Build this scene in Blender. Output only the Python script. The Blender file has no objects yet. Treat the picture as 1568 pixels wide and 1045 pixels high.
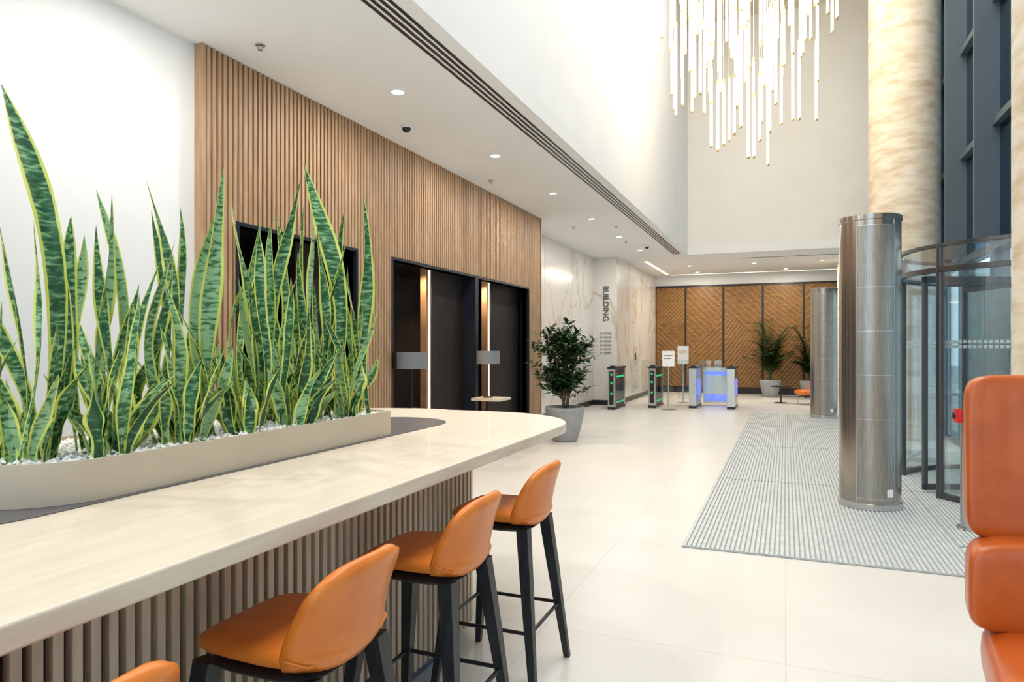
import bpy, bmesh, math, random
from mathutils import Vector, Matrix
random.seed(7)
S=bpy.context.scene
try:
    S.view_settings.view_transform='Standard'
    S.view_settings.look='None'
except Exception as e: print(e)

# ---------------------------------------------------------------- materials
def mat(name,col,rough=0.5,metal=0.0,emit=None,estr=0.0,coat=0.0,trans=0.0,spec=0.5):
    m=bpy.data.materials.new(name); m.use_nodes=True
    b=m.node_tree.nodes['Principled BSDF']
    b.inputs['Base Color'].default_value=(*col,1)
    b.inputs['Roughness'].default_value=rough
    b.inputs['Metallic'].default_value=metal
    b.inputs['Coat Weight'].default_value=coat
    b.inputs['Transmission Weight'].default_value=trans
    b.inputs['Specular IOR Level'].default_value=spec
    if emit:
        b.inputs['Emission Color'].default_value=(*emit,1)
        b.inputs['Emission Strength'].default_value=estr
    return m
def N(m,t,**k):
    n=m.node_tree.nodes.new(t)
    for a,v in k.items(): setattr(n,a,v)
    return n
def L(m,a,b): m.node_tree.links.new(a,b)
def P(m): return m.node_tree.nodes['Principled BSDF']
def ramp(m,fac,stops):
    r=N(m,'ShaderNodeValToRGB'); e=r.color_ramp.elements
    while len(e)<len(stops): e.new(0.5)
    for i,(p,c) in enumerate(stops):
        e[i].position=p; e[i].color=(*c,1)
    L(m,fac,r.inputs['Fac']); return r
def noisemat(name,c1,c2,scale=(1,1,1),ns=5,rough=0.5,detail=6,p0=.35,p1=.65,bump=0,metal=0,coat=0,dist=0,spec=.5):
    m=mat(name,c1,rough,metal,coat=coat,spec=spec)
    tc=N(m,'ShaderNodeTexCoord'); mp=N(m,'ShaderNodeMapping'); mp.inputs['Scale'].default_value=scale
    L(m,tc.outputs['Object'],mp.inputs['Vector'])
    n=N(m,'ShaderNodeTexNoise'); n.inputs['Scale'].default_value=ns; n.inputs['Detail'].default_value=detail
    n.inputs['Distortion'].default_value=dist
    L(m,mp.outputs[0],n.inputs['Vector'])
    r=ramp(m,n.outputs['Fac'],[(p0,c1),(p1,c2)])
    L(m,r.outputs['Color'],P(m).inputs['Base Color'])
    if bump:
        bp=N(m,'ShaderNodeBump'); bp.inputs['Strength'].default_value=bump; bp.inputs['Distance'].default_value=.01
        L(m,n.outputs['Fac'],bp.inputs['Height']); L(m,bp.outputs[0],P(m).inputs['Normal'])
    return m
def glassmat(name,tint,gl=0.12,groughness=0.02):
    m=bpy.data.materials.new(name); m.use_nodes=True; nt=m.node_tree
    for n in list(nt.nodes):
        if n.type=='BSDF_PRINCIPLED': nt.nodes.remove(n)
    out=[n for n in nt.nodes if n.type=='OUTPUT_MATERIAL'][0]
    t=N(m,'ShaderNodeBsdfTransparent'); t.inputs[0].default_value=(*tint,1)
    g=N(m,'ShaderNodeBsdfGlossy'); g.inputs['Roughness'].default_value=groughness; g.inputs[0].default_value=(.9,.95,1,1)
    fr=N(m,'ShaderNodeLayerWeight'); fr.inputs[0].default_value=.35
    mu=N(m,'ShaderNodeMath',operation='MULTIPLY_ADD'); mu.inputs[1].default_value=.5; mu.inputs[2].default_value=gl*.4
    L(m,fr.outputs['Fresnel'],mu.inputs[0])
    mx=N(m,'ShaderNodeMixShader'); L(m,mu.outputs[0],mx.inputs[0]); L(m,t.outputs[0],mx.inputs[1]); L(m,g.outputs[0],mx.inputs[2])
    L(m,mx.outputs[0],out.inputs[0]); return m

M={}
M['white']=noisemat('white_paint',(.87,.885,.895),(.90,.91,.92),ns=1.5,rough=.7)
M['warmwall']=noisemat('warm_white_paint',(.86,.84,.80),(.89,.87,.83),ns=1.5,rough=.7)
M['ceil']=noisemat('ceiling_paint',(.87,.875,.87),(.90,.90,.895),ns=1.2,rough=.8)
M['warmw']=noisemat('warm_paint',(.80,.70,.55),(.84,.75,.60),ns=1.2,rough=.8)
M['oak']=noisemat('pale_oak_top',(.68,.585,.465),(.74,.655,.535),scale=(14,1.2,6),ns=2.2,rough=.38,coat=.08,dist=.4)
M['oakedge']=noisemat('pale_oak_edge',(.68,.58,.45),(.75,.66,.53),scale=(3,1.2,14),ns=3,rough=.35)
M['slat']=noisemat('tan_oak_slat',(.40,.245,.135),(.53,.345,.205),scale=(6,6,.8),ns=4,rough=.55)
M['slatc']=noisemat('counter_slat',(.50,.39,.28),(.63,.51,.38),scale=(6,6,.8),ns=4,rough=.5)
M['gap']=mat('slat_backing_black',(.035,.026,.022),.8)
M['black']=mat('black_satin',(.012,.013,.015),.35)
M['blackw']=noisemat('black_stained_wood',(.008,.009,.012),(.02,.022,.027),scale=(8,8,1),ns=6,rough=.42)
M['darkwood']=noisemat('dark_wood_panel',(.014,.010,.009),(.030,.021,.018),scale=(1,8,1),ns=4,rough=.55,spec=.3)
M['ledglow']=noisemat('led_glow_tan',(.26,.15,.08),(.34,.20,.11),ns=5,rough=.4)  # LED glow on the niche panels, painted as a golden tone
M['postb']=mat('dark_blue_metal',(.025,.032,.045),.35,.6)
M['leather']=noisemat('orange_leather',(.68,.165,.014),(.76,.21,.022),ns=9,rough=.36,bump=.06,coat=.12)
M['leather_shaded']=noisemat('orange_leather_shaded',(.47,.08,.008),(.55,.11,.012),ns=7,rough=.36,bump=.06,coat=.15)  # same orange leather, shade painted in as a darker colour
M['steel']=mat('brushed_steel',(.60,.60,.59),.28,1)
M['chrome']=mat('chrome',(.75,.75,.75),.08,1)
M['greyp']=noisemat('grey_planter',(.30,.31,.32),(.36,.37,.38),ns=6,rough=.55)
M['taupe']=noisemat('taupe_planter',(.56,.46,.345),(.60,.50,.38),ns=3,rough=.35)
M['pebble']=noisemat('white_pebble',(.80,.80,.78),(.9,.9,.88),ns=40,rough=.7)
M['soil']=mat('soil',(.03,.02,.015),.9)
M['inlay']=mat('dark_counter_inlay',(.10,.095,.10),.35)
M['bark']=noisemat('bark',(.16,.11,.07),(.28,.21,.14),scale=(1,1,4),ns=20,rough=.9,bump=.4)
M['leaf']=noisemat('ficus_leaf',(.012,.040,.012),(.045,.11,.03),ns=12,rough=.35)
M['palm']=noisemat('palm_leaf',(.02,.06,.02),(.07,.14,.04),ns=6,rough=.45)
M['glass']=glassmat('clear_glass',(.92,.96,.96),.10)
M['tint']=glassmat('tinted_glass',(.26,.36,.42),.10)
M['smoke']=glassmat('smoked_glass',(.40,.45,.45),.15)
M['frame']=mat('anthracite_frame',(.10,.13,.155),.45,.3)
M['doorframe']=mat('door_frame_metal',(.13,.13,.135),.28,.85)
M['warmled']=mat('warm_led',(1,.8,.5),.5,emit=(1,.74,.48),estr=1.8)
M['tube']=mat('chandelier_tube',(1,.95,.85),.4,emit=(1,.85,.60),estr=3.9)
M['lamp']=mat('lamp_disc',(1,1,1),.4,emit=(1,.93,.82),estr=9)
M['slotled']=mat('slot_led',(1,1,1),.4,emit=(1,.88,.70),estr=1.6)
M['green']=mat('green_led',(0,.6,.2),.4,emit=(.02,.6,.2),estr=.6)
M['blue']=mat('blue_led',(.2,.3,1),.4,emit=(.14,.2,1),estr=.7)
M['red']=mat('red_button',(.7,.02,.02),.35)
M['gold']=mat('gold_plate',(.7,.5,.25),.3,1)
M['panel']=noisemat('golden_veneer',(.16,.072,.015),(.29,.14,.032),scale=(2,1,10),ns=2.5,rough=.4)
M['batten']=noisemat('golden_batten',(.36,.20,.065),(.46,.265,.09),scale=(4,1,4),ns=3,rough=.35)
M['shade']=mat('grey_fabric_shade',(.20,.215,.24),.7)
M['pave']=noisemat('pavement',(.45,.46,.47),(.55,.56,.56),ns=3,rough=.8)
M['facade']=noisemat('facade_stone',(.74,.76,.78),(.82,.83,.84),ns=2,rough=.8)
M['facwin']=mat('facade_window',(.24,.40,.46),.15)
M['paper']=mat('white_acrylic',(.85,.85,.85),.4)
M['fog']=mat('frosted_dot',(.9,.92,.93),.6)
M['plinth']=mat('blue_grey_plinth',(.16,.20,.26),.2,.7)
M['ink']=mat('black_lettering',(.06,.06,.06),.5)
M['trav']=noisemat('travertine',(.57,.44,.29),(.77,.69,.56),scale=(1.0,1.0,3),ns=3.2,rough=.75,detail=15,p0=.28,p1=.60,bump=.9,dist=.05)
m=mat('marble',(.85,.83,.8),.2); M['marble']=m
tc=N(m,'ShaderNodeTexCoord'); n=N(m,'ShaderNodeTexNoise'); n.inputs['Scale'].default_value=.7; n.inputs['Detail'].default_value=7; n.inputs['Distortion'].default_value=1.3
mp=N(m,'ShaderNodeMapping'); mp.inputs['Rotation'].default_value=(.5,.6,.3); mp.inputs['Scale'].default_value=(1,1,.6)
L(m,tc.outputs['Object'],mp.inputs[0]); L(m,mp.outputs[0],n.inputs['Vector'])
r=ramp(m,n.outputs['Fac'],[(.0,(.78,.75,.70)),(.47,(.79,.76,.71)),(.495,(.60,.50,.40)),(.515,(.78,.74,.69)),(1,(.83,.81,.78))])
L(m,r.outputs['Color'],P(m).inputs['Base Color'])
m=mat('floor_tile',(.8,.77,.72),.34,spec=.4); M['floor']=m
tc=N(m,'ShaderNodeTexCoord'); br=N(m,'ShaderNodeTexBrick'); br.offset=0
br.inputs['Scale'].default_value=1; br.inputs['Brick Width'].default_value=1.2; br.inputs['Row Height'].default_value=1.73
br.inputs['Mortar Size'].default_value=.0025; br.inputs['Mortar Smooth'].default_value=0
br.inputs['Color1'].default_value=(.685,.665,.62,1); br.inputs['Color2'].default_value=(.705,.685,.64,1); br.inputs['Mortar'].default_value=(.54,.515,.47,1)
L(m,tc.outputs['Object'],br.inputs['Vector'])
n=N(m,'ShaderNodeTexNoise'); n.inputs['Scale'].default_value=1.4; n.inputs['Detail'].default_value=9; L(m,tc.outputs['Object'],n.inputs['Vector'])
r=ramp(m,n.outputs['Fac'],[(.3,(.92,.92,.92)),(.7,(1,1,1))])
mx=N(m,'ShaderNodeMix',data_type='RGBA',blend_type='MULTIPLY'); mx.inputs['Factor'].default_value=1
L(m,br.outputs['Color'],mx.inputs['A']); L(m,r.outputs['Color'],mx.inputs['B']); L(m,mx.outputs['Result'],P(m).inputs['Base Color'])
M['matdark']=mat('mat_carpet',(.34,.365,.365),.9)
M['matrib']=noisemat('mat_aluminium',(.50,.53,.53),(.61,.645,.64),ns=14,rough=.5,metal=.1)
m=noisemat('bronzed_steel',(.36,.325,.28),(.44,.40,.35),scale=(1,1,.05),ns=5,rough=.2,metal=.9); M['bronze']=m
M['bronze2']=noisemat('perforated_steel_panel',(.30,.285,.26),(.42,.40,.37),scale=(30,30,1),ns=6,rough=.34,metal=.8)
# snake leaf
m=mat('snake_leaf',(.1,.3,.1),.42); M['snake']=m
tc=N(m,'ShaderNodeTexCoord'); sx=N(m,'ShaderNodeSeparateXYZ'); L(m,tc.outputs['UV'],sx.inputs[0])
mp=N(m,'ShaderNodeMapping'); mp.inputs['Scale'].default_value=(.9,50,1); L(m,tc.outputs['UV'],mp.inputs[0])
n=N(m,'ShaderNodeTexNoise'); n.inputs['Scale'].default_value=1.5; n.inputs['Detail'].default_value=3; n.inputs['Distortion'].default_value=.5; L(m,mp.outputs[0],n.inputs['Vector'])
n3=N(m,'ShaderNodeTexNoise'); n3.inputs['Scale'].default_value=.22; n3.inputs['Detail'].default_value=0; L(m,tc.outputs['UV'],n3.inputs['Vector'])
mm=N(m,'ShaderNodeMath',operation='MULTIPLY_ADD'); mm.inputs[1].default_value=.8; mm.inputs[2].default_value=-.39; L(m,n3.outputs['Fac'],mm.inputs[0])
m2=N(m,'ShaderNodeMath',operation='ADD'); L(m,mm.outputs[0],m2.inputs[0]); L(m,n.outputs['Fac'],m2.inputs[1])
r=ramp(m,m2.outputs[0],[(.40,(.014,.075,.028)),(.52,(.055,.20,.065)),(.64,(.32,.52,.27))])
ds=N(m,'ShaderNodeMath',operation='SUBTRACT'); ds.inputs[1].default_value=.5; L(m,sx.outputs['X'],ds.inputs[0])
ab=N(m,'ShaderNodeMath',operation='ABSOLUTE'); L(m,ds.outputs[0],ab.inputs[0])
n2=N(m,'ShaderNodeTexNoise'); n2.inputs['Scale'].default_value=18; L(m,tc.outputs['UV'],n2.inputs['Vector'])
ad=N(m,'ShaderNodeMath',operation='MULTIPLY_ADD'); ad.inputs[1].default_value=.14; L(m,n2.outputs['Fac'],ad.inputs[0]); L(m,ab.outputs[0],ad.inputs[2])
rm=ramp(m,ad.outputs[0],[(.425,(0,0,0)),(.455,(1,1,1))])
mx=N(m,'ShaderNodeMix',data_type='RGBA'); L(m,rm.outputs['Color'],mx.inputs['Factor']); L(m,r.outputs['Color'],mx.inputs['A']); mx.inputs['B'].default_value=(.72,.75,.14,1)
L(m,mx.outputs['Result'],P(m).inputs['Base Color'])

# ---------------------------------------------------------------- builder
class B:
    def __init__(s): s.bm=bmesh.new(); s.ms=[]; s.uv=None
    def mi(s,k):
        if k not in s.ms: s.ms.append(k)
        return s.ms.index(k)
    def face(s,vs,k,smooth=False):
        try: f=s.bm.faces.new(vs)
        except ValueError: return None
        f.material_index=s.mi(k); f.smooth=smooth; return f
    def box(s,x0,x1,y0,y1,z0,z1,k,mtx=None):
        c=[Vector((x,y,z)) for x in(x0,x1) for y in(y0,y1) for z in(z0,z1)]
        if mtx: c=[mtx@v for v in c]
        v=[s.bm.verts.new(p) for p in c]
        for q in((0,1,3,2),(4,6,7,5),(0,4,5,1),(2,3,7,6),(0,2,6,4),(1,5,7,3)): s.face([v[i] for i in q],k)
    def tube(s,pts,rs,k,seg=10,cap=True,sq=False):
        pts=[Vector(p) for p in pts]; rings=[]
        prev=None
        for i,p in enumerate(pts):
            d=(pts[min(i+1,len(pts)-1)]-pts[max(i-1,0)]).normalized()
            if prev is None:
                a=d.orthogonal().normalized()
                if sq:
                    a=Vector((0,1,0)).cross(d); a=a.normalized() if a.length>.1 else d.orthogonal().normalized()
            else: a=(prev-d*prev.dot(d)).normalized()
            prev=a; b=d.cross(a)
            off=math.pi/4 if sq else 0
            rings.append([s.bm.verts.new(p+(a*math.cos(off+2*math.pi*j/seg)+b*math.sin(off+2*math.pi*j/seg))*rs[i]) for j in range(seg)])
        for i in range(len(rings)-1):
            for j in range(seg):
                s.face([rings[i][j],rings[i][(j+1)%seg],rings[i+1][(j+1)%seg],rings[i+1][j]],k,not sq)
        if cap: s.face(rings[0][::-1],k); s.face(rings[-1],k)
    def cyl(s,p0,p1,r,k,seg=16,r1=None): s.tube([p0,p1],[r,r if r1 is None else r1],k,seg)
    def lathe(s,cx,cy,prof,k,seg=32,a0=0,a1=2*math.pi,cap=False):
        full=abs(a1-a0-2*math.pi)<1e-6; n=seg if full else seg+1; rings=[]
        for r,z in prof:
            rings.append([s.bm.verts.new((cx+r*math.cos(a0+(a1-a0)*j/seg),cy+r*math.sin(a0+(a1-a0)*j/seg),z)) for j in range(n)])
        for i in range(len(rings)-1):
            for j in range(seg):
                s.face([rings[i][j],rings[i][(j+1)%n],rings[i+1][(j+1)%n],rings[i+1][j]],k,True)
        if cap: s.face(rings[0][::-1],k); s.face(rings[-1],k)
    def cushion(s,c,h,k,e=.35,nu=20,nv=12,mtx=None,fn=None,e2=None):
        e2=e2 or e
        def sp(v,p): return math.copysign(abs(v)**p,v)
        rings=[]
        for i in range(nv+1):
            ph=-math.pi/2+math.pi*i/nv; ring=[]
            for j in range(nu):
                th=2*math.pi*j/nu+math.pi/nu
                p=Vector((h[0]*sp(math.cos(ph),e2)*sp(math.cos(th),e),h[1]*sp(math.cos(ph),e2)*sp(math.sin(th),e),h[2]*sp(math.sin(ph),e2)))
                if fn: p=fn(p)
                p=p+Vector(c)
                if mtx: p=mtx@p
                ring.append(p)
            if i in(0,nv):
                q=sum(ring,Vector())/nu; rings.append([s.bm.verts.new(q)])
            else: rings.append([s.bm.verts.new(p) for p in ring])
        for i in range(nv):
            a,b=rings[i],rings[i+1]
            for j in range(nu):
                if len(a)==1: s.face([a[0],b[(j+1)%nu],b[j]],k,True)
                elif len(b)==1: s.face([a[j],a[(j+1)%nu],b[0]],k,True)
                else: s.face([a[j],a[(j+1)%nu],b[(j+1)%nu],b[j]],k,True)
    def prism(s,outline,z0,z1,k,kside=None,smooth=True):
        lo=[s.bm.verts.new((x,y,z0)) for x,y in outline]; hi=[s.bm.verts.new((x,y,z1)) for x,y in outline]
        s.face(lo[::-1],k); s.face(hi,k); n=len(outline)
        for i in range(n): s.face([lo[i],lo[(i+1)%n],hi[(i+1)%n],hi[i]],kside or k,smooth)
    def done(s,name,parent=None,loc=None,bevel=0,recalc=True,sharp=52):
        if recalc: bmesh.ops.recalc_face_normals(s.bm,faces=s.bm.faces)
        me=bpy.data.meshes.new(name); s.bm.to_mesh(me); s.bm.free()
        for k in s.ms: me.materials.append(M[k])
        if sharp:
            try: me.set_sharp_from_angle(angle=math.radians(sharp))
            except Exception as e: print('sharp',e)
        o=bpy.data.objects.new(name,me); S.collection.objects.link(o)
        if loc: o.location=loc
        if parent: o.parent=parent
        if bevel:
            b=o.modifiers.new('bevel','BEVEL'); b.width=bevel; b.segments=3; b.limit_method='ANGLE'; b.angle_limit=.7
        return o
def empty(name,loc=(0,0,0)):
    o=bpy.data.objects.new(name,None); o.location=loc; S.collection.objects.link(o); return o
def rrect(x0,x1,y0,y1,r,n=10,corners=(1,1,1,1)):
    out=[]
    for (cx,cy,a,f) in((x1,y0,-90,corners[0]),(x1,y1,0,corners[1]),(x0,y1,90,corners[2]),(x0,y0,180,corners[3])):
        rr=r*f
        if rr<=0: out.append((cx,cy)); continue
        ox=cx-rr if cx==x1 else cx+rr; oy=cy-rr if cy==y1 else cy+rr
        for i in range(n+1):
            t=math.radians(a+90*i/n); out.append((ox+rr*math.cos(t),oy+rr*math.sin(t)))
    return out
def simplebox(name,x0,x1,y0,y1,z0,z1,k):
    b=B(); b.box(x0,x1,y0,y1,z0,z1,k); return b.done(name)

H=3.75; HT=9.4; XG=2.45; YB=22.6; XA=-2.25; YA=17.25; YR=-4.0
# ---------------------------------------------------------------- shell
simplebox('floor',-5.4,XG+.15,-4.2,YB+.2,-.2,0,'floor')
simplebox('wall_left',-4.3,-4.09,-4.2,3.84,0,H,'white')
simplebox('ceiling_left',-5.4,XA,-4.2,YA,H,H+.2,'ceil')
simplebox('ceiling_rear',-5.4,XG,YA,YB+.2,H,H+.2,'ceil')
simplebox('wall_upper_left',XA-.2,XA,-4.2,YA+.2,H+.2,HT,'white')
simplebox('wall_upper_rear',XA,XG,YA,YA+.2,H+.2,HT,'warmwall')
simplebox('ceiling_atrium',XA-.2,XG+.15,-4.2,YA+.2,HT,HT+.2,'warmw')
simplebox('wall_marble_left',-4.8,-4.57,11.40,17.0,0,H,'marble')
simplebox('wall_marble_return',-4.8,-3.96,17.0,17.2,0,H,'marble')
simplebox('wall_marble_corridor',-4.16,-3.96,17.2,YB,0,H,'marble')
simplebox('wall_far',-4.2,XG+.15,YB,YB+.2,0,H,'white')
b=B(); b.box(-4.57,-4.55,11.5,17,0,.12,'black'); b.box(-4.57,-3.94,16.98,17,0,.12,'black'); b.box(-3.96,-3.94,17,YB-.1,0,.12,'black'); b.done('baseboard_left')
b=B()
for y in(13.2,15.1): b.box(-4.572,-4.567,y,y+.008,.12,H,'slatc')
for y in(18.4,20.2): b.box(-3.962,-3.957,y,y+.008,.12,H,'slatc')
b.done('trim_marble_joints')
# unseen rear glazing behind the camera, added to let in cool daylight
b=B()
for x in(-4.05,-2.25,-.7,.85,2.4): b.box(x-.035,x+.035,YR-.12,YR+.02,0,HT if x>=-2.3 else H,'frame')
for z in(.05,2.75,H): b.box(-4.05,XG,YR-.11,YR+.01,z-.05,z+.04,'frame')
for z in(5.85,7.4,9.3): b.box(-2.25,XG,YR-.11,YR+.01,z-.05,z+.04,'frame')
b.box(-4.05,XG,YR-.06,YR-.045,.1,2.7,'glass'); b.box(-4.05,XG,YR-.06,YR-.045,2.79,H-.05,'glass'); b.box(-2.25,XG,YR-.06,YR-.045,H+.04,HT-.1,'glass'); b.done('window_rear_fill')

# slatted wall with openings
ops=[(4.2,5.78),(6.48,10.74)]; ZO=2.45
b=B()
xb0,xb1=-4.13,-4.04
b.box(xb0,xb1,3.86,4.2,0,ZO,'gap'); b.box(xb0,xb1,5.78,6.48,0,ZO,'gap'); b.box(xb0,xb1,10.74,11.38,0,ZO,'gap'); b.box(xb0,xb1,3.86,11.38,ZO,H,'gap')
b.box(xb0,-4.008,3.84,3.87,0,H,'slat'); b.box(-4.57,-4.008,11.36,11.40,0,H,'slat')
y=3.885
while y<11.33:
    z0=0
    for a,c in ops:
        if a-.03<y+.015<c+.03: z0=ZO
    b.box(-4.04,-4.01,y,y+.032,z0+.0,H,'slat'); y+=.054
b.done('wall_left_slatted')
b=B()
for a,c in ops:
    b.box(-4.14,-4.0,a-.03,a,0,ZO+.03,'postb'); b.box(-4.14,-4.0,c,c+.03,0,ZO+.03,'postb'); b.box(-4.14,-4.0,a,c,ZO,ZO+.03,'postb')
b.box(-4.3,-3.995,8.6,8.70,0,ZO,'postb')
b.done('trim_niche_frame')
simplebox('wall_niche_rear',-5.3,-5.2,3.9,11.3,0,2.6,'darkwood')
simplebox('wall_niche_near',-5.2,-4.13,3.88,3.94,0,2.6,'darkwood')
simplebox('wall_niche_end',-5.2,-4.13,11.2,11.28,0,2.6,'darkwood')
simplebox('wall_niche_divider',-5.2,-4.13,6.0,6.1,0,2.5,'darkwood')
simplebox('ceiling_niche',-5.2,-4.13,3.94,11.2,2.5,2.6,'black')
simplebox('floor_niche',-5.2,-4.15,3.95,11.2,0,.008,'darkwood')
for n_,(a,c) in enumerate(((7.72,8.6),(9.60,10.74),(5.1,5.78))): 
    b=B(); b.box(-4.32,-4.2,a,c,.01,2.5,'darkwood'); b.done('wall_niche_panel',bevel=.005)
for y in(7.665,9.54): simplebox('led_strip',-4.25,-4.21,y,y+.035,.02,2.49,'warmled')
for n_,y in enumerate((7.60,9.475)): simplebox('trim_led_glow_%d'%(n_+1),-4.3,-4.215,y,y+.05,.01,2.49,'ledglow')  # slim strips added beside the LEDs, warm glow put into their colour
simplebox('led_strip',-4.9,-4.86,6.5,7.6,2.25,2.28,'warmled'); simplebox('led_strip',-4.9,-4.86,8.72,9.4,2.25,2.28,'warmled')
for y in(7.5,9.42):
    b=B(); b.lathe(0,0,[(0,0),(.045,0),(.046,-.01),(.06,-.012),(.062,0)],'lamp',20); o=b.done('downlight',loc=(-4.22,y-.12,2.499))
    l=bpy.data.lights.new('downlight_lamp','SPOT'); l.energy=55; l.color=(1,.70,.40); l.spot_size=2.4; l.spot_blend=.6; l.shadow_soft_size=.03
    lo=bpy.data.objects.new('lamp',l); S.collection.objects.link(lo); lo.parent=o; lo.location=(0,0,-.03)

for (x,y,w) in((-3.83,6.58,.30),(-3.83,8.66,.20)):
    b=B(); b.box(x-.165,x+.26,y-w,y+w,.75,.785,'oakedge'); b.cyl((x,y,.012),(x,y,.75),.03,'black'); b.cyl((x,y,.0),(x,y,.015),.15,'black',24); b.done('side_table')
    b=B(); b.lathe(x,y,[(.16,1.25),(.165,1.25),(.165,1.43),(.16,1.43),(.16,1.25)],'shade',32); b.cyl((x,y,.785),(x,y,1.42),.008,'postb',8); b.cyl((x,y,.786),(x,y,.80),.07,'postb',24)
    b.cyl((x,y,1.30),(x,y,1.38),.03,'lamp',12)
    for a in range(3):
        t=a*2.094; b.cyl((x,y,1.41),(x+.16*math.cos(t),y+.16*math.sin(t),1.41),.003,'postb',6)
    b.done('table_lamp')

# rear panels
xs=[-3.96,-3.0,-1.83,-.66,.51,1.68,2.42]
b=B(); b.box(-3.95,2.44,YB-.06,YB-.001,.0,3.45,'black'); b.box(-3.95,2.44,YB-.10,YB-.06,0,.14,'black')
for i in range(6):
    x0,x1=xs[i]+.03,xs[i+1]-.03
    b.box(x0,x1,YB-.09,YB-.06,.2,3.38,'panel')
def clipline(poly_h,p,d):
    t0,t1=-9,9
    for (nx,nz,c) in poly_h:
        den=nx*d[0]+nz*d[1]; num=c-(nx*p[0]+nz*p[1])
        if abs(den)<1e-9:
            if num<0: return None
        elif den>0: t1=min(t1,num/den)
        else: t0=max(t0,num/den)
    return (t0,t1) if t1-t0>.04 else None
def battens(x0,x1,z0,z1,regions):
    for (extra,ang,pitch) in regions:
        hp=[(1,0,x1),(-1,0,-x0),(0,1,z1),(0,-1,-z0)]+extra
        d=(math.cos(ang),math.sin(ang)); nn=(-d[1],d[0]); cx,cz=(x0+x1)/2,(z0+z1)/2
        for k in range(-40,41):
            p=(cx+nn[0]*k*pitch,cz+nn[1]*k*pitch); r=clipline(hp,p,d)
            if r:
                a=(p[0]+d[0]*r[0],p[1]+d[1]*r[0]); c=(p[0]+d[0]*r[1],p[1]+d[1]*r[1]); w=.010
                vs=[]
                for (q,sg) in((a,1),(c,1),(c,-1),(a,-1)):
                    for yy in(YB-.105,YB-.09): vs.append(b.bm.verts.new((q[0]+nn[0]*w*sg,yy,q[1]+nn[1]*w*sg)))
                b.face([vs[0],vs[2],vs[4],vs[6]],'batten')
                for e in range(4): b.face([vs[2*e],vs[2*e+1],vs[(2*e+3)%8],vs[(2*e+2)%8]],'batten')
q=math.pi/4
pats=[lambda xc,zc:[([( 1,1,xc+zc)],-q,.12),([(-1,-1,-(xc+zc)),(0,-1,-2.2)],q,.09)],
      lambda xc,zc:[([(-1,1,zc-xc),(0,-1,-.9)],q,.12),([(1,-1,xc-zc)],-q,.15)],
      lambda xc,zc:[([(1,1,xc+zc+.3)],q*1.2,.10),([(-1,-1,-(xc+zc)-.3)],-q,.16)],
      lambda xc,zc:[([(-1,1,zc-xc)],q*1.15,.10),([(1,-1,xc-zc)],-q*.9,.13)],
      lambda xc,zc:[([(-1,1,zc-xc-.4)],-q,.10),([(1,-1,xc-zc+.4)],q,.15)],
      lambda xc,zc:[([],q,.12)]]
for i in range(6):
    x0,x1=xs[i]+.05,xs[i+1]-.05
    battens(x0,x1,.22,3.36,pats[i]((x0+x1)/2,1.8))
b.done('wall_far_panelling')

# ceiling grille + fittings
b=B()
for k in range(4): b.box(-2.56+k*.052,-2.533+k*.052,-3.5,17.0,H-.004,H+.0,'black')
b.done('trim_ceiling_grille')
simplebox('led_strip',-3.5,-3.42,18.2,21.8,H-.008,H-.001,'slotled'); simplebox('led_strip',-3.4,2.2,22.0,22.05,H-.008,H-.001,'slotled'); simplebox('trim_ceiling_slot',-1.1,1.2,18.4,18.45,H-.006,H-.001,'postb')
def ceil_dl(x,y,e,col):
    b=B(); b.lathe(0,0,[(.0,.0),(.055,0),(.056,-.004)],'lamp',24); b.lathe(0,0,[(.056,-.0),(.056,-.010),(.074,-.010),(.076,0)],'white',24)
    o=b.done('downlight',loc=(x,y,H-.001))
    l=bpy.data.lights.new('downlight_lamp','AREA'); l.shape='DISK'; l.size=.11; l.energy=e; l.color=col
    lo=bpy.data.objects.new('lamp',l); S.collection.objects.link(lo); lo.parent=o; lo.location=(0,0,-.02)
for y in(.9,3.07,5.22,7.4,9.55,11.7,13.85,16.0): ceil_dl(-3.18,y,24,(1,.94,.87))
for x,y in((-.8,19.6),(.9,19.6),(-2.5,19.6),(-2.5,21.4),(.0,21.4)): ceil_dl(x,y,34,(1,.88,.72))  # rear downlights added to light the far panelling
for x,y in((-3.64,4.03),(-3.72,8.5),(-3.72,12.4),(-2.95,12.6),(-3.2,14.6)):
    b=B(); b.lathe(0,0,[(.0,-.04),(.02,-.04),(.021,-.018),(.008,-.018),(.008,-.010),(.036,-.008),(.036,0)],'steel',20); b.done('smoke_detector',loc=(x,y,H-.001))
for x,y in((-3.6,6.08),(-2.9,15.4)):
    b=B(); b.lathe(0,0,[(.0,-.065),(.026,-.058),(.042,-.04),(.044,-.018)],'black',20); b.lathe(0,0,[(.044,-.019),(.054,-.017),(.054,0)],'white',20); b.done('security_camera',loc=(x,y,H-.002))

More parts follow.
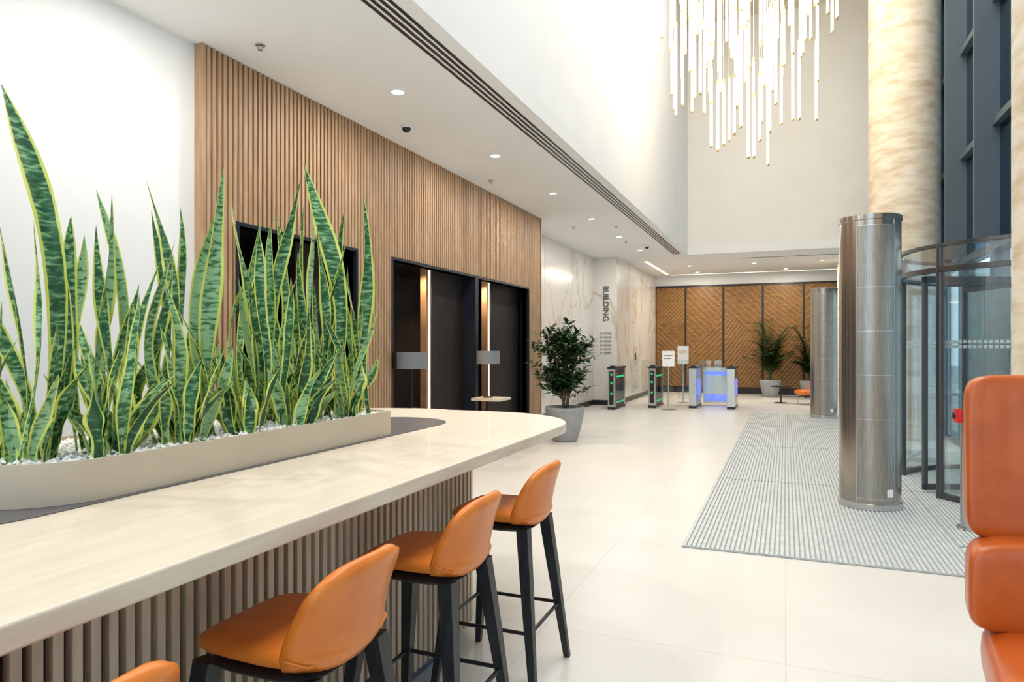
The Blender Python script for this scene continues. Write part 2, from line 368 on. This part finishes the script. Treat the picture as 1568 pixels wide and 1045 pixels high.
# ---------------------------------------------------------------- glass facade
ys=[-4.0,-2.2,-.4,1.4,3.2,5.0,6.9,10.2,11.9,13.5,15.1,16.7,18.5,20.5,22.5]
b=B()
for y in ys: b.box(XG-.06,XG+.14,y-.035,y+.035,2.7,HT if y<YA else H,'frame')
for z in(2.75,4.3,5.85,7.4,9.3): b.box(XG-.05,XG+.12,-4,YA if z>H else YB,z-.045,z+.045,'frame')
for y in (10.2,11.9,13.5,15.1,16.7): b.box(XG-.24,XG-.06,y-.03,y+.03,2.8,HT,'frame')
b.box(XG+.03,XG+.045,-4,YA,2.8,HT,'tint'); b.box(XG+.03,XG+.045,YA,YB,2.8,H,'tint')
b.done('window_2')
for nm,sel,y0,y1 in(('window_3',lambda y:y<7,-4,6.93),('window_4',lambda y:y>10,10.17,YB)):
    b=B()
    for y in ys:
        if sel(y): b.box(XG-.06,XG+.14,y-.035,y+.035,0,2.7,'frame')
    b.box(XG+.03,XG+.045,y0,y1,.1,2.7,'glass')
    b.box(XG-.05,XG+.12,y0,y1,0,.1,'frame'); b.done(nm)

def column(y,h):
    b=B(); r=.52; b.lathe(1.8,y,[(r,0),(r,h*.5),(r,h)],'trav',64)
    b.done('stone_column')
column(4.95,HT); column(12.8,HT); column(20.3,H)

def aircol(x,y):
    b=B(); r=.26
    b.lathe(0,0,[(0,.0),(r+.012,0),(r+.012,.05),(r,.055)],'steel',48)
    b.lathe(0,0,[(r,.055),(r,2.63)],'bronze',72)
    b.lathe(0,0,[(r,2.63),(r+.008,2.635),(r+.008,2.68),(r-.01,2.69),(0,2.69)],'bronze',56)
    b.lathe(0,0,[(r+.003,.10),(r+.003,2.58)],'bronze2',30,a0=math.radians(-118),a1=math.radians(-48))
    for z in(.10,.82,1.22,1.62,2.02,2.58):
        b.lathe(0,0,[(r,z-.003),(r+.006,z-.003),(r+.006,z+.003),(r,z+.003)],'steel',30,a0=math.radians(-119),a1=math.radians(-47))
    for a in(-119,-47,60,150):
        t=math.radians(a); b.box(-.004,.004,-.004,.005,.055,2.63,'steel' if a<0 else 'postb',Matrix.Translation((r*math.cos(t),r*math.sin(t),0))@Matrix.Rotation(t-math.pi/2,4,'Z'))
    b.box(-.03,.03,-.008,.004,.12,.19,'paper',Matrix.Translation((r*math.cos(-1.0),r*math.sin(-1.0),0))@Matrix.Rotation(-1.0-math.pi/2,4,'Z'))
    b.done('warm_air_column',loc=(x,y,.0145))
aircol(.73,7.18); aircol(.735,15.65)

def entmat(x0,x1,y0,y1):
    b=B(); b.box(x0,x1,y0,y1,.001,.006,'matdark'); x=x0+.005
    while x<x1-.024: b.box(x,x+.022,y0+.01,y1-.01,.006,.013,'matrib'); x+=.034
    for y in(8.0,10.8,13.5):
        if y0<y<y1: b.box(x0,x1,y,y+.012,.006,.0135,'matdark')
    b.done('entrance_mat')
entmat(-.72,1.20,5.19,16.2); entmat(1.20,XG-.1,5.95,11.2)

def revdoor(cx,cy,R=1.29):
    b=B(); z0=.014
    def arc(a0,a1,ra,rb,z0_,z1_,k,seg=24):
        b.lathe(cx,cy,[(ra,z0_),(rb,z0_),(rb,z1_),(ra,z1_),(ra,z0_)],k,seg,math.radians(a0),math.radians(a1))
    arc(0,360,R-.03,R+.03,2.22,2.27,'doorframe',64)
    arc(0,360,R-.004,R+.004,2.27,2.47,'glass',64)
    arc(0,360,R-.03,R+.03,2.47,2.50,'doorframe',64)
    b.lathe(cx,cy,[(0,2.24),(R-.03,2.24),(R-.03,2.25),(0,2.25)],'glass',48)
    for (a0,a1) in((215.5,325),(35,157.7)):
        arc(a0,a1,R-.006,R+.006,z0+.05,2.22,'glass',30); arc(a0,a1,R-.03,R+.03,z0,z0+.05,'doorframe',30)
        for a in(a0,(a0+a1)/2,a1):
            t=math.radians(a); px,py=cx+R*math.cos(t),cy+R*math.sin(t); b.cyl((px,py,z0),(px,py,2.5),.034 if a!=(a0+a1)/2 else .02,'doorframe',12)
        for k in range(int(a1-a0)//2):
            t=math.radians(a0+2*k+1); px,py=cx+(R-.01)*math.cos(t),cy+(R-.01)*math.sin(t)
            mt=Matrix.Translation((px,py,0))@Matrix.Rotation(t+math.pi/2,4,'Z')
            for z in(1.48,1.525): b.box(-.014,.014,-.002,.002,z,z+.03,'fog',mt)
    for w in range(4):
        mt=Matrix.Translation((cx,cy,0))@Matrix.Rotation(math.radians(22+90*w),4,'Z')
        b.box(.03,R-.06,-.006,.006,.09,2.14,'glass',mt)
        b.box(.03,R-.05,-.02,.02,.03,.09,'doorframe',mt); b.box(.03,R-.05,-.02,.02,2.14,2.21,'doorframe',mt); b.box(R-.09,R-.05,-.02,.02,.03,2.21,'doorframe',mt)
        b.cyl(mt@Vector((.5,-.05,1.0)),mt@Vector((R-.2,-.05,1.0)),.012,'steel',8)
    b.cyl((cx,cy,z0),(cx,cy,2.24),.035,'steel',16)
    b.done('revolving_door')
revdoor(XG,8.5)
b=B(); b.cyl((0,0,0),(0,0,.90),.075,'steel',28); b.cyl((0,0,.90),(0,0,.93),.078,'black',28); b.box(-.115,-.07,-.05,.05,.86,.97,'red'); b.cyl((-.115,0,.915),(-.13,0,.915),.025,'black',16); b.cyl((0,0,0),(0,0,.012),.10,'steel',24)
b.done('push_button_bollard',loc=(1.40,6.55,.014))

# ---------------------------------------------------------------- chandelier
ch=empty('chandelier',(-.52,10.6,HT))
b=B(); b.cyl((0,0,-.06),(0,0,0),1.25,'gold',48)
w=B(); rnd=random.Random(3)
pts=[]
tries=0
while len(pts)<150 and tries<30000:
    tries+=1; a=rnd.uniform(0,6.283); r=1.24*math.sqrt(rnd.random()); x,y=r*math.cos(a),r*math.sin(a)
    if all((x-p[0])**2+(y-p[1])**2>.11**2 for p in pts): pts.append((x,y))
for x,y in pts:
    r=math.hypot(x,y); zb=4.22+rnd.random()*2.2+max(0,r-.6)*1.3+ (0 if rnd.random()<.5 else .9)
    ln=rnd.uniform(.75,1.45)
    w.cyl((x,y,zb-HT),(x,y,zb+ln-HT),.019,'tube',10); b.cyl((x,y,zb+ln-HT),(x,y,zb+ln+.06-HT),.020,'gold',8)
    b.cyl((x,y,zb-.03-HT),(x,y,zb-HT),.020,'gold',8)
    b.cyl((x,y,zb+ln+.06-HT),(x,y,-.06),.003,'steel',4)
b.done('canopy',ch); w.done('tubes',ch)

# ---------------------------------------------------------------- counter
ZC=1.07
cnt=empty('bar_counter')
b=B(); b.prism(rrect(-2.95,-1.12,-.9,4.12,.62,16,(0,1,1,0)),ZC-.05,ZC,'oak','oakedge'); b.done('top',cnt,bevel=.006)
b=B(); b.prism(rrect(-2.6,-1.52,-.7,3.45,.35,12,(0,1,1,0)),.1,ZC-.05,'gap'); b.prism(rrect(-2.57,-1.55,-.66,3.41,.33,12,(0,1,1,0)),0,.1,'plinth')
b.done('base_core',cnt)
b=B()
def slat(x,y,ang):
    mt=Matrix.Translation((x,y,0))@Matrix.Rotation(ang,4,'Z'); b.box(-.0,.024,-.012,.012,.08,ZC-.051,'slatc',mt)
y=-.68
while y<3.09: slat(-1.52,y,0); slat(-2.6,y,math.pi); y+=.045
for i in range(13):
    t=math.radians(90*i/12); slat(-1.52-.35+.35*math.cos(t),3.1+.35*math.sin(t),t); slat(-2.6+.35-.35*math.cos(t),3.1+.35*math.sin(t),math.pi-t)
x=-1.915
while x>-2.22: slat(x,3.45,math.pi/2); x-=.045
b.done('base_slats',cnt)
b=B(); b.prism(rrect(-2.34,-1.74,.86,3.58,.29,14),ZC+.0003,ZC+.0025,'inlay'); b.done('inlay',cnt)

pl=empty('potted_snake_plants')
PX0,PX1,PY0,PY1=-2.32,-1.76,1.12,2.86; PZ=ZC+.003; PT=PZ+.115
b=B(); oo=rrect(PX0,PX1,PY0,PY1,.26,14,(1,.2,.2,1)); ii=rrect(PX0+.012,PX1-.012,PY0+.012,PY1-.012,.248,14,(1,.2,.2,1)); n=len(oo)
lo=[b.bm.verts.new((x,y,PZ)) for x,y in oo]; hi=[b.bm.verts.new((x,y,PT)) for x,y in oo]; hi2=[b.bm.verts.new((x,y,PT)) for x,y in ii]; lo2=[b.bm.verts.new((x,y,PT-.03)) for x,y in ii]
for i in range(n):
    j=(i+1)%n
    b.face([lo[i],lo[j],hi[j],hi[i]],'taupe',True); b.face([hi[i],hi[j],hi2[j],hi2[i]],'taupe'); b.face([hi2[i],hi2[j],lo2[j],lo2[i]],'taupe',True)
b.face(lo2,'pebble'); b.face(lo[::-1],'taupe')
b.done('trough',pl)
b=B(); rnd=random.Random(11)
for i in range(2800):
    x=rnd.uniform(PX0+.02,PX1-.02); y=rnd.uniform(PY0+.03,PY1-.02)
    if y<PY0+.26:
        dx=abs(x-(PX0+PX1)/2)-.03; dy=PY0+.26-y
        if dx>0 and math.hypot(dx,dy)>.23: continue
    r=rnd.uniform(.006,.013); c=Vector((x,y,PT-.024+rnd.random()*.018))
    vs=[b.bm.verts.new(c+Vector((r*math.cos(k*1.2566)*rnd.uniform(.8,1.2),r*math.sin(k*1.2566)*rnd.uniform(.8,1.2),0))) for k in range(5)]
    t=b.bm.verts.new(c+Vector((0,0,r*.8)))
    for k in range(5): b.face([vs[k],vs[(k+1)%5],t],'pebble')
b.done('pebbles',pl)
b=B(); uvl=b.bm.loops.layers.uv.new('UVMap'); rnd=random.Random(5)
def sleaf(x,y,s,h,w,depthlean=0.0,face=None,bow=None,twist=None,ex=1.7,tall=False):
    n=22; face=rnd.uniform(-.9,.9) if face is None else face
    bow=rnd.uniform(-.07,.07) if bow is None else bow
    twist=rnd.uniform(-1.8,1.8) if twist is None else twist
    Rv=Vector((.928,.372,0)); Fv=Vector((-.372,.928,0)); base=Vector((x,y,PT-.03)); seed=rnd.uniform(0,50)
    rows=[]; ph=rnd.uniform(0,6.28); pk=rnd.uniform(.55,.74) if tall else rnd.uniform(.42,.62); wob=rnd.uniform(.010,.028); w0=rnd.uniform(.26,.36) if tall else rnd.uniform(.40,.55)
    for i in range(n+1):
        t=i/n
        c=base+Vector((0,0,h*(t-.06*abs(s)*t*t)))+Rv*(s*t**ex+bow*math.sin(math.pi*t)*h+wob*math.sin(5.5*t+ph)*h)+Fv*(depthlean*t**1.6+.025*math.sin(4*t+ph*1.7)*h)
        if t<pk: wp=w0+(1-w0)*math.sin(math.pi/2*t/pk)**(1.8 if tall else 1.3)
        else: wp=max(0.015,1-((t-pk)/(1-pk))**1.8)
        wp*=1+.10*math.sin(13*t+ph*2)
        ww=w*wp*.5; a=face+twist*t
        d=Rv*math.cos(a)+Fv*math.sin(a); nn=Fv*math.cos(a)-Rv*math.sin(a)
        row=[]
        for j in range(5):
            q=(j-2)/2; wav=.34*math.sin(11*t+ph+q)*abs(q)*ww
            row.append((b.bm.verts.new(c+d*q*ww-nn*(abs(q)**1.3*ww*.5)+nn*wav),(j/4,t*h+seed)))
        rows.append(row)
    k=b.mi('snake')
    for i in range(n):
        for j in range(4):
            a=[rows[i][j],rows[i][j+1],rows[i+1][j+1],rows[i+1][j]]
            f=b.bm.faces.new([v[0] for v in a]); f.material_index=k; f.smooth=True
            for lp,v in zip(f.loops,a): lp[uvl].uv=v[1]
for L_ in [(-1.95,1.34,-.13,1.10,.066,0,.1,.0,.7,2.6),(-2.0,1.46,-.03,.74,.048),(-2.02,1.50,.06,.82,.040,0,1.0,0,.4),(-2.0,1.757,-.07,.93,.048,0,.2,.05,-.9,3),(-1.9,1.85,.06,.97,.066,0,.1,-.03,.9),
          (-1.92,1.88,.0,.86,.050),(-1.95,2.606,-.10,1.20,.084,0,.0,.03,.5,3),(-2.0,2.33,.07,1.08,.056,0,.3,-.03,.8),(-1.83,2.77,-.04,1.06,.066,0,.2,-.03,.6),(-2.05,1.80,.04,.84,.044),
          (-2.05,1.78,-.02,.82,.040),(-2.1,1.24,-.02,.85,.048),(-2.0,2.66,.07,.98,.052,0,.3,0,.5,3.5),(-2.0,2.15,-.06,.95,.050),(-2.05,2.4,-.04,.92,.048),(-1.98,2.5,.04,.9,.048),(-2.02,2.2,.08,.84,.046),(-2.1,2.62,.0,1.0,.048),
          (-1.92,2.72,.0,.72,.05),(-2.1,1.6,.1,.55,.045),(-2.0,1.28,-.15,.6,.045),(-2.15,1.68,-.05,.88,.038),(-2.15,2.05,.03,.75,.040),(-1.9,2.42,-.03,.98,.052),(-2.1,1.50,.0,.70,.045),(-1.95,2.12,.02,.80,.052),
          (-1.98,2.28,-.08,.7,.045),(-2.08,2.52,.03,.78,.045),(-1.88,2.2,.03,.62,.045),(-1.9,2.56,.05,.85,.045),(-2.12,1.9,-.03,.70,.04),(-2.12,2.3,.03,.88,.04),(-1.96,1.70,.02,.66,.042),(-2.05,1.38,.05,.58,.04)]:
    sleaf(*L_,tall=True)
for (cx,cy,k) in [(-1.97,1.28,1),(-2.12,1.30,.9),(-1.86,1.44,1),(-1.95,1.52,1),(-2.1,1.62,1),(-1.87,1.68,1),(-1.95,1.82,1),(-2.12,1.95,1),(-1.86,1.98,1),(-2.0,2.15,1),(-1.85,2.26,1),(-2.1,2.35,1),(-1.93,2.46,1),(-2.1,2.62,1),(-1.85,2.62,1),(-1.96,2.76,1)]:
    for i in range(3 if cy<2 else 4):
        sleaf(cx+rnd.uniform(-.05,.05),cy+rnd.uniform(-.05,.05),rnd.uniform(-.16,.16),rnd.uniform(.32,.74),rnd.uniform(.028,.046),rnd.uniform(-.08,.08),tall=rnd.random()<.5)
    for i in range(9):
        a=rnd.uniform(0,6.28); l=rnd.uniform(.04,.16)
        sleaf(cx+.045*math.cos(a),cy+.045*math.sin(a),l*math.cos(a)*1.0,rnd.uniform(.14,.38),rnd.uniform(.036,.060),l*math.sin(a))
b.done('leaves',pl,recalc=False,sharp=0)

# ---------------------------------------------------------------- stools
def stool(x,y,rot=0):
    b=B()
    def seatfn(p):
        p=p.copy(); f=(p.x+.215)/.43
        p.y*=(.92+.10*f); p.z+=.012*(abs(p.y)/.21)**2+ .012*max(0,f-.6)
        if p.x<-.13: p.z-=(abs(p.x)-.13)**2*2.0
        return p
    b.cushion((-.005,0,.742),(.215,.20,.034),'leather',e=.55,nu=40,nv=12,fn=seatfn,e2=.7)
    nw,nh=16,12; rows_o=[];rows_i=[]
    for i in range(nh+1):
        t=i/nh; z=.705+t*.272
        hw=.205-.022*t
        if t>.70: hw-=.050*((t-.70)/.30)**2.6
        if t<.25: hw-=.03*((.25-t)/.25)**2
        ro=[];ri=[]
        for j in range(nw+1):
            q=(j/nw)*2-1
            xx=.185+.060*t-.010*math.sin(math.pi*t)-(.080-.045*t)*abs(q)**2.6
            zz=z-(.022*abs(q)**4)*(t**2)+.022*(abs(q)**3)*(1-t)
            th=.021
            nrm=Vector((1,q*.8,0)).normalized()
            c=Vector((xx,q*hw,zz)); edge=.3 if j in(0,nw) or i in(nh,0) else 1
            ro.append(b.bm.verts.new(c+nrm*th*edge)); ri.append(b.bm.verts.new(c-nrm*th*edge))
        rows_o.append(ro); rows_i.append(ri)
    for i in range(nh):
        for j in range(nw):
            b.face([rows_o[i][j],rows_o[i][j+1],rows_o[i+1][j+1],rows_o[i+1][j]],'leather',True)
            b.face([rows_i[i][j+1],rows_i[i][j],rows_i[i+1][j],rows_i[i+1][j+1]],'leather',True)
    for i in range(nh):
        for j in(0,nw): b.face([rows_o[i][j],rows_o[i+1][j],rows_i[i+1][j],rows_i[i][j]],'leather',True)
    for j in range(nw):
        for i in(0,nh): b.face([rows_o[i][j],rows_o[i][j+1],rows_i[i][j+1],rows_i[i][j]],'leather',True)
    # stitched seam where back meets seat
    for sgn in(-1,1):
        b.tube([(.20,0*sgn,.735),(.205-.01,sgn*.10,.737),(.175,sgn*.17,.745),(.135,sgn*.20,.765)],[.0035]*4,'leather',6)
    b.cushion((0,0,.698),(.18,.17,.016),'blackw',e=.5,nu=24,nv=6)
    ft=[]
    for sx in(-1,1):
        for sy in(-1,1):
            top=Vector((sx*.155,sy*.145,.70)); bot=Vector((sx*.235,sy*.235,0)); mid=top.lerp(bot,.35)
            b.tube([top,mid,bot],[.036,.032,.019],'blackw',4,sq=True)
            b.cyl(bot,bot+Vector((0,0,.006)),.014,'black',8); ft.append(top.lerp(bot,(.70-.27)/.70)); 
    for i,j in((0,1),(1,3),(3,2),(2,0)): b.cyl(ft[i],ft[j],.0085,'black',8)
    o=b.done('bar_stool',loc=(x,y,0),sharp=75); o.rotation_euler=(0,0,rot)
for y in(.735,1.475,2.205,2.925): stool(-1.215,y)

# ---------------------------------------------------------------- armchair
def armchair(x,y,rot,k='leather_shaded',s=1.0):
    b=B()
    def wing(p):
        p=p.copy(); p.y-=.07*(abs(p.x)/.4)**3; return p
    b.cushion((0,.33,1.11),(.41,.085,.300),k,e=.28,nu=56,nv=36,fn=wing,e2=.2,mtx=Matrix.Rotation(-.05,4,'X'))
    b.cushion((0,.27,.66),(.415,.105,.165),k,e=.28,nu=56,nv=28,fn=wing,e2=.35)
    b.cushion((0,-.06,.425),(.375,.40,.105),k,e=.3,nu=48,nv=18,e2=.5)
    b.cushion((0,-.02,.315),(.33,.33,.03),'black',e=.3,nu=28,nv=8)
    for sx in(-1,1):
        for sy in(-1,1): b.cyl((sx*.25,sy*.24,.32),(sx*.33,sy*.32,0),.014,'chrome',12)
        b.cyl((sx*.29,-.28,.15),(sx*.29,.28,.15),.008,'chrome',8)
    o=b.done('armchair' if s==1 else 'lounge_chair',loc=(x,y,0),sharp=0); o.rotation_euler=(0,0,rot); o.scale=(s,s,s)
armchair(.985,2.62,-.12)
armchair(.58,19.1,math.radians(-70),'leather',.72)
b=B(); b.cyl((0,0,.42),(0,0,.44),.25,'black',32); b.cyl((0,0,0),(0,0,.42),.02,'black',12); b.cyl((0,0,0),(0,0,.012),.16,'black',24); b.done('coffee_table',loc=(-.12,19.3,0))

# ---------------------------------------------------------------- plants
def pot(b,r0,r1,h):
    b.lathe(0,0,[(0,.0),(r0*.9,.0),(r0,.02),(r0+(r1-r0)*.55,h*.45),(r1,h*.9),(r1,h),(r1-.03,h),(r1-.035,h-.06),(0,h-.06)],'greyp',40)
def leafq(b,c,d,up,l,w,k):
    sd=d.cross(up).normalized(); u2=sd.cross(d).normalized()
    p0=c; p1=c+d*l*.35+sd*w*.5+u2*w*.12; p2=c+d*l*.75+sd*w*.35+u2*w*.05-Vector((0,0,l*.05)); p3=c+d*l-Vector((0,0,l*.12)); p4=c+d*l*.75-sd*w*.35+u2*w*.05-Vector((0,0,l*.05)); p5=c+d*l*.35-sd*w*.5+u2*w*.12
    m1=c+d*l*.35; m2=c+d*l*.75-Vector((0,0,l*.05))
    v=[b.bm.verts.new(p) for p in(p0,p1,p2,p3,p4,p5,m1,m2)]
    for f in((0,1,6),(1,2,7,6),(2,3,7),(0,6,5),(6,7,4,5),(7,3,4)): b.face([v[i] for i in f],k,True)
def ficus(x,y):
    rnd=random.Random(21); b=B(); pot(b,.20,.31,.54)
    b.lathe(0,0,[(0,.50),(.27,.49)],'soil',24)
    for i in range(3):
        a=i*2.1; p=[(0.03*math.cos(a),.03*math.sin(a),.48),(.06*math.cos(a+.5),.06*math.sin(a+.5),.75),(.10*math.cos(a),.1*math.sin(a),1.0),(.22*math.cos(a),.22*math.sin(a),1.4)]
        b.tube(p,[.028,.024,.018,.008],'bark',8)
    for i in range(110):
        z=rnd.uniform(.78,1.72); f=math.sin(math.pi*min(1,(z-.50)/1.40))**.6; a=rnd.uniform(0,6.28); r=(rnd.uniform(.08,.55))*f+.05
        e=Vector((r*math.cos(a),r*math.sin(a),z+rnd.uniform(.02,.22)*(1.2-r))); s0=Vector((.04*math.cos(a),.04*math.sin(a),z-.16))
        b.tube([s0,s0.lerp(e,.5)+Vector((0,0,.03)),e],[.008,.006,.003],'bark',5)
        d0=(e-s0).normalized()
        for j in range(22):
            t=rnd.uniform(.3,1.03); c=s0.lerp(e,t); aa=rnd.uniform(0,6.28)
            d=(d0*.6+Vector((math.cos(aa),math.sin(aa),rnd.uniform(-.6,.6)))).normalized()
            leafq(b,c,d,Vector((rnd.uniform(-.3,.3),rnd.uniform(-.3,.3),1)),rnd.uniform(.10,.17),rnd.uniform(.04,.06),'leaf')
    b.done('potted_ficus',loc=(x,y,0),recalc=False,sharp=0)
ficus(-3.24,10.33)
def palm(x,y,seed,s=1.0):
    rnd=random.Random(seed); b=B(); pot(b,.20,.30,.5)
    b.lathe(0,0,[(0,.46),(.26,.45)],'soil',24)
    for i in range(34):
        a=rnd.uniform(0,6.28); h=rnd.uniform(.7,2.05)*s; sp=rnd.uniform(.25,.60)*s; pts=[]
        for k in range(13):
            t=k/12; pts.append(Vector((sp*t**1.6*math.cos(a),sp*t**1.6*math.sin(a),.45+h*(t-.28*t**3))))
        b.tube(pts,[.011-.009*k/12 for k in range(13)],'palm',5)
        for k in range(4,13):
            for g in range(2):
                for sg in(-1,1):
                    c=pts[k] if g==0 else (pts[k]+pts[k-1])/2; d0=(pts[k]-pts[k-1]).normalized(); sd=d0.cross(Vector((0,0,1))).normalized()*sg
                    d=(d0*.6+sd+Vector((0,0,-.25))).normalized(); leafq(b,c,d,Vector((0,0,1)),(.34-.012*k)*s,.048,'palm')
    b.done('potted_palm',loc=(x,y,0),recalc=False,sharp=0)
palm(-.42,21.4,4,1.25); palm(.66,21.5,9,1.15)

# ---------------------------------------------------------------- turnstiles
def turnstile(x,y,lit,steel):
    b=B()
    if steel:
        b.box(-.09,.09,-.55,.55,0,.06,'black'); b.box(-.085,.085,-.55,.55,.06,.96,'steel'); b.box(-.10,.10,-.57,.57,.96,1.0,'black'); b.box(-.05,.05,-.556,-.55,.3,.85,'steel')
        b.box(.085,.088,-.4,.4,.3,.7,lit)
    else:
        b.box(-.09,.09,-.55,.55,0,.06,'black'); b.box(-.085,.085,-.55,-.48,.06,.96,'steel'); b.box(-.085,.085,.48,.55,.06,.96,'steel'); b.box(-.07,.07,-.48,.48,.06,.94,'smoke'); b.box(-.10,.10,-.57,.57,.96,1.0,'black')
        b.box(-.05,.05,-.556,-.55,.12,.9,'black')
        for z in(.35,.6,.8): b.box(-.02,.02,-.56,-.555,z,z+.05,lit)
        b.box(.086,.089,-.4,.4,.75,.79,lit); b.box(.086,.089,-.4,.4,.15,.18,lit)
    b.box(-.05,.05,-.5,-.35,1.0,1.03,'black')
    b.done('turnstile',loc=(x,y,0),bevel=.004)
turnstile(-3.80,16.3,'green',False) ; turnstile(-3.0,17.1,'green',False); turnstile(-2.08,17.4,'blue',True); turnstile(-1.2,17.4,'blue',True)
b=B()
for x0,x1 in((-3.66,-3.42),(-3.36,-3.11),(-2.89,-2.6),(-2.48,-2.19),(-1.97,-1.68),(-1.6,-1.31)):
    b.box(x0,x1,17.15,17.162,.2,1.15,'glass')
b.done('turnstile_glass_gate')
b=B(); b.box(-1.95,-1.33,17.99,18.05,.05,.95,'steel'); b.box(-1.9,-1.38,17.98,17.99,.1,.28,'blue'); b.box(-1.9,-1.38,17.98,17.99,.75,.85,'blue'); b.done('gate_barrier_panel')
b=B(); b.cyl((0,0,0),(0,0,.015),.17,'steel',28); b.cyl((0,0,.015),(0,0,1.02),.015,'steel',12)
b.box(-.14,.14,-.015,.0,1.02,1.38,'paper'); b.box(-.145,.145,.0,.008,1.015,1.385,'steel'); b.box(-.10,.10,-.017,-.015,1.26,1.28,'ink'); b.box(-.10,.06,-.017,-.015,1.2,1.215,'ink'); b.done('sign_stand',loc=(-2.55,16.2,0))
b=B(); b.box(-.14,.14,-.02,.02,1.02,1.5,'paper'); b.box(-.02,.02,-.02,.02,0,1.02,'steel'); b.box(-.12,.12,-.12,.12,0,.015,'steel'); b.box(-.1,.1,-.022,-.02,1.3,1.4,'oakedge'); b.done('poster_stand',loc=(-2.5,18.3,0))
sg=empty('directory_sign',(-4.27,16.985,2.55))
def txt(body,size,loc,rot,bold=0):
    c=bpy.data.curves.new('lettering','FONT'); c.body=body; c.size=size; c.extrude=.003; c.offset=bold; c.align_x='LEFT'; c.materials.append(M['ink'])
    o=bpy.data.objects.new('lettering',c); S.collection.objects.link(o); o.parent=sg; o.location=loc; o.rotation_euler=rot
txt('BUILDING',.20,(-.04,0,.48),(math.pi/2,math.pi/2,0),.001)
for i in range(6): txt('0%d  OFFICE'%(6-i),.06,(-.12,0,-.75-i*.10),(math.pi/2,0,0))
b=B(); b.box(-3.958,-3.94,19.2,19.3,1.1,1.3,'black'); b.done('card_reader')

# ---------------------------------------------------------------- exterior
b=B(); b.box(XG+.15,30,-25,60,-.3,-.02,'pave'); b.box(-20,XG+.15,-25,-4.2,-.3,-.02,'pave'); b.done('ground_pavement')
b=B(); b.box(15,16,-20,60,0,16,'facade')
y=-19
while y<58:
    for z in(.6,4.2,7.6,11.0):
        b.box(14.93,15.0,y,y+1.8,z,z+2.5,'facwin'); b.box(14.9,14.94,y+.87,y+.93,z,z+2.5,'facade'); b.box(14.86,15,y-.1,y+1.9,z-.12,z,'facade')
    y+=3.2
b.done('building_across_street')

# ---------------------------------------------------------------- lights
w=bpy.data.worlds.new('sky'); S.world=w; w.use_nodes=True
bg=w.node_tree.nodes['Background']; bg.inputs[0].default_value=(.80,.90,1,1); bg.inputs[1].default_value=2.9
def area(name,loc,rot,sx,sy,e,col):
    l=bpy.data.lights.new(name,'AREA'); l.shape='RECTANGLE'; l.size=sx; l.size_y=sy; l.energy=e; l.color=col
    o=bpy.data.objects.new(name,l); S.collection.objects.link(o); o.location=loc; o.rotation_euler=rot; return o
area('atrium_fill',(0.1,5.8,HT-.03),(0,0,0),3.6,15.5,880,(1,.985,.96))  # made-up light panel added under the atrium ceiling to brighten the lobby

c=bpy.data.cameras.new('camera'); c.lens=24; c.sensor_width=36; c.shift_y=.0048; c.clip_start=.05
co=bpy.data.objects.new('camera',c); S.collection.objects.link(co); co.location=(0,0,1.5); co.rotation_euler=(math.pi/2,0,math.radians(21.85)); S.camera=co
